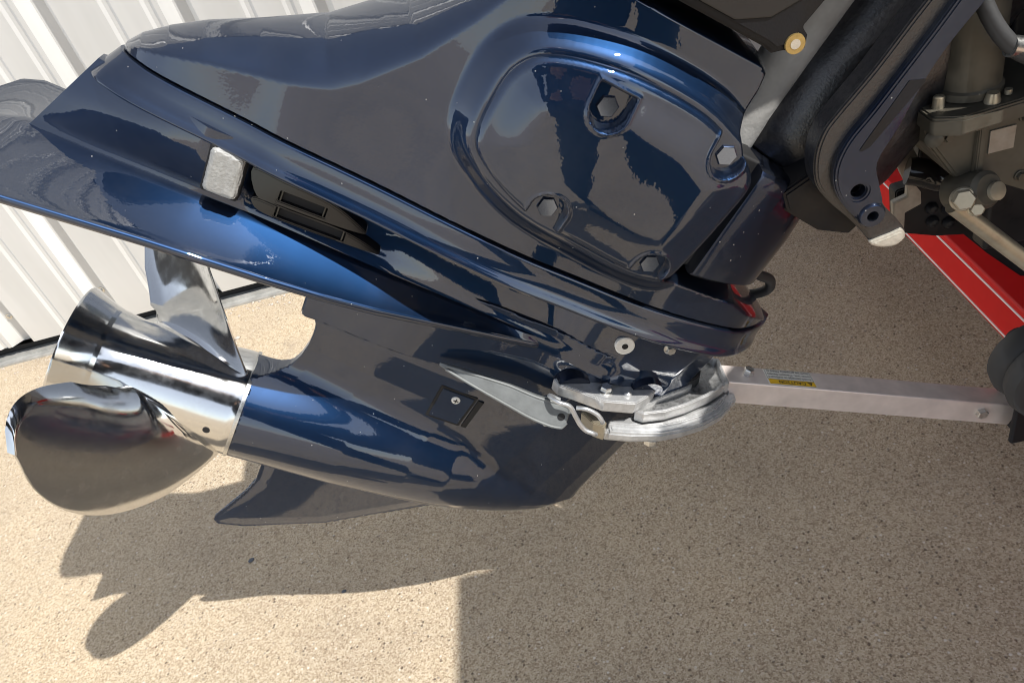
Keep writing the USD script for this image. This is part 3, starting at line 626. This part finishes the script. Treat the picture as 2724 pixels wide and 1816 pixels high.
for x_, z_ in ((.322, .660), (.385, .660), (.388, .604)): obj('bolt', hexhead((x_, .5975, z_), (0, -1, 0), .007, .004, .005), M_GREYMETAL, jack)
obj('hose', tube([(.322, .665, .596), (.336, .660, .592), (.352, .655, .584), (.40, .66, .57)], .0135), M_BLACKGLOSS, jack)

# ------------------------------------------------------------------ boat and trailer
boat = thing('boat', 'red fibreglass boat whose transom carries the tilted motor', 'boat')
def hull():
    rows = []
    for x, bw, top, keel in ((.74, 1.05, 1.41, .50), (2.2, 1.08, 1.41, .48), (4.2, .95, 1.41, .50), (5.6, .35, 1.45, .8), (6.0, .03, 1.47, 1.2)):
        y = .675
        rows.append([(x, y + s * w * bw, z) for s, w, z in ((1, .0, keel), (1, .8, keel + .16), (1, .93, keel + .2), (1, 1.0, top), (1, .9, top + .01), (-1, .9, top + .01), (-1, 1.0, top), (-1, .93, keel + .2), (-1, .8, keel + .16))])
    return loft(rows)
hm = m3.Manifold(m3.Mesh(np.asarray(hull().vertices, np.float32), np.asarray(hull().faces, np.uint32)))
well = sg.Polygon([(.136, 1.7), (.136, 1.37), (.160, 1.352), (.190, 1.332), (.203, 1.292), (.213, 1.268), (.26, 1.245), (.30, 1.215), (.36, 1.16), (.40, .99), (1.10, .99), (1.10, 1.7)])  # unseen motor well, its edge shaped to let sun onto yoke and ground
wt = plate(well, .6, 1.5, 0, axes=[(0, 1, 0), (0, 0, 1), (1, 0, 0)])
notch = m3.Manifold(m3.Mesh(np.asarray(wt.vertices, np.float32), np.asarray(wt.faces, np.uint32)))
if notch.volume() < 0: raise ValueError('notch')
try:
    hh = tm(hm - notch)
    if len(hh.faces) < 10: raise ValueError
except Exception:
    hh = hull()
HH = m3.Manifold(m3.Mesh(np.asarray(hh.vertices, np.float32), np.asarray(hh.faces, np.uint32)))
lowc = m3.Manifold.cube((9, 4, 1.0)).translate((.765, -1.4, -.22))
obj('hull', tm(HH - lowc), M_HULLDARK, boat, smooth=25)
obj('hull_bottom', tm(HH ^ lowc), M_HULL, boat, smooth=25)

trailer = thing('boat_trailer', 'red boat trailer with white pinstripes under the boat', 'trailer')
obj('crossmember', box(.540, .610, .10, 1.40, .200, .272, .004), M_RED, trailer)
for z in (.2085, .2605): obj('pinstripe', box(.5388, .5402, .11, 1.39, z - .0014, z + .0014), M_PIN, trailer, smooth=False)
obj('frame_rail', box(.36, 3.5, 1.50, 1.56, .255, .33, .004), M_RED, trailer)
obj('frame_rail', box(.60, 3.5, -.21, -.15, .255, .33, .004), M_RED, trailer)
obj('bunk', box(.625, 3.4, .80, .94, .272, .42, .012), M_CARPET, trailer)
obj('bunk', box(.560, 3.4, .36, .50, .272, .42, .012), M_CARPET, trailer)
rl = lambda x, y, z, r, w: lathe((x, y - w / 2, z), (0, 1, 0), [(0, r * .45), (0, r * .8), (.004, r * .95), (w * .25, r), (w * .45, r * .93), (w * .5, r * .86), (w * .55, r * .93), (w * .75, r), (w - .004, r * .95), (w, r * .8), (w, r * .45)], 48)
obj('keel_roller', rl(.452, .60, .352, .052, .06), M_RUBBER, trailer)
obj('roller_bracket', [box(.47, .545, .655, .695, .185, .262, .004), box(.45, .55, .632, .640, .20, .37, .003), cyl((.452, .56, .352), (.452, .66, .352), .012, 20)], M_DARK, trailer)

# ------------------------------------------------------------------ transom saver: bar, cast yoke, pads
E1, E2, E3 = np.array([-.919, 0, .394]), np.array([0, -1.0, 0]), np.array([.394, 0, .919])
BO = (.13, .675, .385)
SM = Gf.Matrix4d(*E1, 0, *E2, 0, *E3, 0, *BO, 1)
saver = thing('transom_saver', 'aluminium motor support bar with cast yoke gripping the gearcase', 'support bar', SM)
bar = obj('bar', box(-.372, .004, -.012, .020, -.032, 0, .0022), M_ALUBAR, saver)
obj('bar_end_cap', box(-.40, -.368, -.008, .016, -.028, -.004, .002), M_TRIMGREY, saver)
obj('bolt', [hexhead((-.0255, .0025, .0), (0, 0, 1), .011, .008, 0)], M_BOLT, bar)
obj('bolt', [hexhead((-.325, .020, -.015), (0, 1, 0), .012, .006, 0)], M_BOLT, bar)
# warning label on the bar's upper face: reads from the far side
lab = obj('caution_label', box(-.107, -.0475, -.0098, .0182, .0001, .0005), M_WHITE, bar, smooth=False)
obj('label_header', box(-.106, -.0485, .0085, .0174, .0005, .00065), M_YEL, lab, smooth=False)
def text(s, x, y, h, bold=False, maxw=None):
    t = meshkit.text_mesh(s, h, .00012, bold)
    w = t.bounds[1][0]
    if maxw and w > maxw: t.vertices[:, 0] *= maxw / w
    t.apply_translation((x, y, .00066)); return t
obj('label_text', [text('CAUTION', -.0945, .0103, .0052, True, .038)], M_INK, lab, smooth=False)
tri = sg.Polygon([(-.1035, .0100), (-.0965, .0100), (-.1000, .0160)])
obj('warning_triangle', [plate(tri.difference(tri.buffer(-.0010)), .00066, .00078, 0), plate(sg.box(-.1004, .0120, -.0996, .0142), .00066, .00078, 0), plate(sg.box(-.1004, .0110, -.0996, .0116), .00066, .00078, 0)], M_INK, lab, smooth=False)
obj('label_text', [text(s, -.1045, y, .0033, False, .054) for s, y in (('Avoid damage to outboard', .0032), ('lower unit. Transom Savers', -.0022), ('must be properly fitted to', -.0076))], M_INK, lab, smooth=False)
obj('label_border', [box(-.106, -.0485, -.0092, -.0088, .0005, .00062), box(-.106, -.1056, -.0088, .0086, .0005, .00062), box(-.0489, -.0485, -.0088, .0086, .0005, .00062), box(-.106, -.0485, .0083, .0088, .0005, .00068), box(-.1056, -.0489, .0172, .0176, .0005, .00068)], M_INK, lab, smooth=False)
YE1 = np.array([-.965, 0, .262]); YE3 = np.array([.262, 0, .965])
def tilt(t):  # the yoke lies a little flatter than the bar
    v = t.vertices.copy(); w = v[:, :1] * YE1 + v[:, 1:2] * E2 + v[:, 2:] * YE3; t.vertices = np.c_[w @ E1, w @ E2, w @ E3]; return t
mm_ = lambda p: [(x / 1000, y / 1000) for x, y in p]
near = mm_([(-2, -26), (-4, -9), (-1, 22), (6, 37), (21, 53), (44, 67), (69, 76), (93, 81), (126, 80), (155, 75), (152, 64), (124, 58), (120, 58), (94, 42), (72, 33), (56, 26), (47, 14), (44, -4), (44, -18)])
yk = sg.Polygon(near).union(sg.Polygon([(x, .004 - y) for x, y in near]))
yk = yk.buffer(.003).buffer(-.005).buffer(.002)
yoke = obj('yoke', tilt(plate(yk, -.034, -.019, .003)), M_ALU, saver, smooth=40)
rec = sg.Polygon(mm_([(6, -19), (7, 19), (13, 27), (33, 42), (63, 58), (88, 67), (112, 70), (119, 66), (115, 60), (94, 46.5), (72, 37), (52, 28), (43, 14), (41, -25)]))
rec = rec.union(sg.Polygon([(x, .004 - y) for x, y in rec.exterior.coords])).buffer(.001).buffer(-.001)
rec = rec.buffer(.0022)
inner = rec.buffer(-.0042, join_style=2)
mid = yk.buffer(-.0042).difference(rec.buffer(.0022))
obj('yoke_step', tilt(plate(mid, -.020, -.0105, .0022)), M_ALU, yoke, smooth=40)
obj('yoke_rim', tilt(plate(rec.difference(inner), -.012, .0030, .0016)), M_ALU, yoke, smooth=40)
obj('yoke_pocket', tilt(plate(inner.buffer(.0005), -.014, -.0052, 0)), M_ALUROUGH, yoke, smooth=40)
obj('yoke_ledge', tilt(plate(yk.buffer(.004).intersection(sg.box(-.02, .02, .15, .13)), -.030, -.016, .004)), M_ALU, yoke, smooth=40)
obj('bearing_pad', tilt(plate(sg.Polygon(spline(mm_([(32, -18), (33, 4), (40, 19), (54, 27), (69, 31), (94, 36), (93, 28), (73, 23), (56, 16), (48, 1), (47, -21)]), 4, True)), -.03, .010, .003)), M_RUBBER, saver, smooth=40)
wb = sg.Polygon([(.211, .045), (.203, .042), (.183, .045), (.150, .047), (.099, .049), (.111, .062), (.126, .0745), (.159, .0745), (.190, .060), (.206, .054)])
wbar = obj('pad_bar', plate(wb.buffer(.0015), -.012, .004, .002), M_ALU, saver, smooth=40)
obj('bolt', [hexhead((.157, .060, .004), (0, 0, 1), .0115, .0075, .0085)], M_BOLT, wbar)
obj('rivet', lathe((.1325, .0635, .004), (0, 0, 1), [(0, .0042), (.003, .0038), (.005, .0015), (.0052, .0)], 20), M_ALU, wbar)
for x in (.190, .108): obj('bumper', lathe((x, .0455, -.002), (.15, -.95, .3), [(-.004, .019), (.004, .0195), (.010, .018), (.0125, .014)], 32), M_PAINT2, saver)
obj('bumper_strip', plate(sg.Polygon([(.188, .0445), (.105, .0495), (.100, .044), (.185, .038)]), -.006, .008, .001), M_PAINT2, saver)
obj('strap_lug', tilt(plate(sg.Polygon(mm_([(174, 45), (164, 54), (153, 70), (156, 76), (166, 70), (172, 60), (177, 53)])).buffer(.001), -.032, -.010, .002)), M_ROD, saver, smooth=40)
obj('bolt', tilt(hexhead((.100, .072, -.034), (0, .2, -1), .014, .009, .010)), M_BOLT, saver)

# ------------------------------------------------------------------ rubber strap and wire hook
strap = thing('rubber_strap', 'grey rubber tie strap stretched across the gearcase to a wire hook', 'strap', MM)
path = spline([(.176, .173, .0385), (.195, .1755, .0445), (.222, .178, .0525), (.252, .1795, .059), (.285, .1795, .066), (.312, .1835, .071), (.322, .186, .073)], 6)
wid = np.interp(np.linspace(0, 1, len(path)), [0, .15, .5, .8, .92, 1], [.0015, .0045, .0115, .0150, .0135, .007]); rows = []
sdn = np.array([-.1, 1.0, -.45]); sdn /= np.linalg.norm(sdn); out = np.array([-.25, .45, 1.0])
for p, w in zip(path, wid):
    out_ = out - sdn * (out @ sdn); out_ /= np.linalg.norm(out_); t = np.linspace(0, 2 * np.pi, 28, endpoint=False)
    cx, sx = np.cos(t), np.sin(t); h = .0062
    rows.append(p + (w * np.sign(cx) * np.abs(cx) ** .35)[:, None] * sdn + (h * min(w / .008, 1) * np.sign(sx) * np.abs(sx) ** .5)[:, None] * out_)
sb = obj('strap_band', loft(rows), M_GREYRUBBER, strap, smooth=50)
for sgn in (-1, 1):
    obj('edge_bead', tube([q + sgn * sdn * max(w - .0014, .0002) + out_ * .0052 for q, w in zip(path[3:], wid[3:])], .0016, 8, 0), M_GREYRUBBER, sb, smooth=60)
obj('strap_hole', lathe(path[-6] + out_ * .0052, out_, [(0, .0042), (.0014, .0042)], 20), M_VOID, sb)
obj('hook_wire', tube([(.306, .199, .066), (.295, .200, .066), (.292, .203, .071), (.300, .206, .0800), (.312, .207, .082), (.325, .197, .083), (.334, .190, .084), (.343, .186, .0855), (.352, .186, .0865), (.3575, .183, .083)], .0027, 12, 8), M_WIRE, strap, smooth=60)
obj('hook_wire', tube([(.322, .205, .078), (.332, .210, .081), (.345, .209, .083), (.354, .2035, .084), (.357, .199, .080)], .0025, 12, 8), M_WIRE, strap, smooth=60)
obj('hook_ball', trimesh.creation.icosphere(2, .0038).apply_translation((.303, .170, .075)), M_WIRE, strap, smooth=60)

# ------------------------------------------------------------------ grit and pebbles
def pebble(r, flat=.6, seed=0):
    t = trimesh.creation.icosphere(2, 1.0); n = meshkit.noise(t.vertices * 1.7 + seed * 9.1, seed); t.vertices *= (0.7 + .6 * n)[:, None]
    t.vertices *= np.array([r, r * .75, r * flat]); return t
M_ST1 = simple('slate_pebble', (.10, .11, .13), .6, noise=.3, scale=200); M_ST2 = simple('pale_pebble', (.5, .44, .38), .7, noise=.3, scale=150)
def put_peb(x, y, r, m, label, i, rot=0):
    t = pebble(r, .55, i); t.apply_transform(trimesh.transformations.rotation_matrix(rot, (0, 0, 1))); t.apply_translation((x, y, r * .3))
    tag(obj('pebble', t, m, None, smooth=70), label, 'pebble')
put_peb(-.722, .885, .0055, M_ST1, 'small slate grey pebble lying in the motor shadow on the concrete', 1, .6)
put_peb(-.955, 1.66, .0080, M_ST2, 'pale flat chip of stone on sunlit concrete near the propeller blade', 2)
put_peb(-.525, .775, .0040, M_ST1, 'tiny dark pebble in the lower middle of the motor shadow', 3)
gr = []
for i in range(260):
    x = RNG.uniform(-1.95, -.55); y = YW - .02 - abs(RNG.normal(0, .03)); r = float(np.clip(RNG.lognormal(-6.2, .5), .0008, .0075))
    p = trimesh.creation.icosphere(1, 1.0); p.vertices *= (0.75 + .5 * meshkit.noise(p.vertices * 2 + i))[:, None] * np.array([r, r * RNG.uniform(.6, 1), r * .6]); p.apply_translation((x, y, r * .3)); gr.append(p)
tag(obj('grit', gr, M_ST2, None, smooth=False), 'loose grit and gravel along the foot of the metal wall', 'grit', kind='stuff')

# ------------------------------------------------------------------ the photographer, who shows only as a reflection in the paint
who = thing('person', 'person in dark clothes bending over the motor, seen only as a reflection', 'person')
def limb(ch):
    sp = [m3.Manifold.sphere(r, 20).translate(tuple(map(float, p))) for p, r in ch]
    return m3.Manifold.batch_hull(sp[:2]) if len(sp) == 2 else sum((m3.Manifold.batch_hull([a, b]) for a, b in zip(sp[1:], sp[2:])), m3.Manifold.batch_hull(sp[:2]))
def fig(parts, ref=.03):
    m = parts[0]
    for p in parts[1:]: m = m + p
    t = tm(m.refine_to_length(ref)); trimesh.smoothing.filter_taubin(t, iterations=12); return t
PX, PY = .03, -.31
legs = [limb([((PX + s * .095, PY, .90), .115), ((PX + s * .14, PY + .06, .48), .078), ((PX + s * .15, PY - .03, .10), .055)]) for s in (-1, 1)]
feet = [limb([((PX + s * .15, PY - .05, .055), .050), ((PX + s * .17, PY + .17, .045), .040)]) for s in (-1, 1)]
torso = [limb([((PX, PY - .02, .92), .15), ((PX, PY + .03, 1.10), .16), ((PX, PY + .08, 1.27), .155)]), limb([((PX - .17, PY + .08, 1.27), .07), ((PX + .17, PY + .08, 1.27), .07)])]
arms = [limb([((PX + s * .19, PY + .08, 1.27), .058), ((PX + s * .24, PY + .10, 1.02), .046), ((s * .075 + .01, -.10, .965), .030)]) for s in (-1, 1)]
obj('trousers', fig(legs), simple('navy_trousers', (.012, .014, .022), .9), who, smooth=70)
obj('shoe', fig(feet[:1]), M_RUBBER, who, smooth=70); obj('shoe', fig(feet[1:]), M_RUBBER, who, smooth=70)
obj('shirt', fig(torso + arms), simple('dark_shirt', (.02, .022, .028), .9), who, smooth=70)
M_SKIN = simple('skin', (.50, .30, .21), .5)
obj('head', fig([limb([((PX, PY + .12, 1.33), .058), ((PX, PY + .15, 1.42), .055)]), limb([((PX, PY + .15, 1.47), .085), ((PX, PY + .20, 1.40), .06)])], .02), M_SKIN, who, smooth=70)
obj('hair', fig([limb([((PX, PY + .12, 1.50), .088), ((PX, PY + .08, 1.45), .075)])], .02), simple('dark_hair', (.02, .014, .01), .7), who, smooth=70)
for s_ in (-1, 1):
    fs = [limb([((s_ * .075 + .01, -.10, .965), .027), ((s_ * .060 + .004, -.060, .97), .024)])]
    for q in range(4): fs.append(limb([((s_ * .060 + .004, -.062 - .004 * q, .985 - .017 * q), .010), ((s_ * .048 + .004, -.045, .985 - .018 * q), .009), ((s_ * .030 + .004, -.040, .985 - .017 * q), .0078)]))
    fs.append(limb([((s_ * .062 + .004, -.075, .985), .011), ((s_ * .045 + .004, -.065, 1.0), .010), ((s_ * .03 + .004, -.062, 1.0), .008)]))
    obj('hand', fig(fs, .006), M_SKIN, who, smooth=70)
obj('phone', box(-.075, .085, -.058, -.050, .958, 1.034, .003), M_BLACKGLOSS, who)
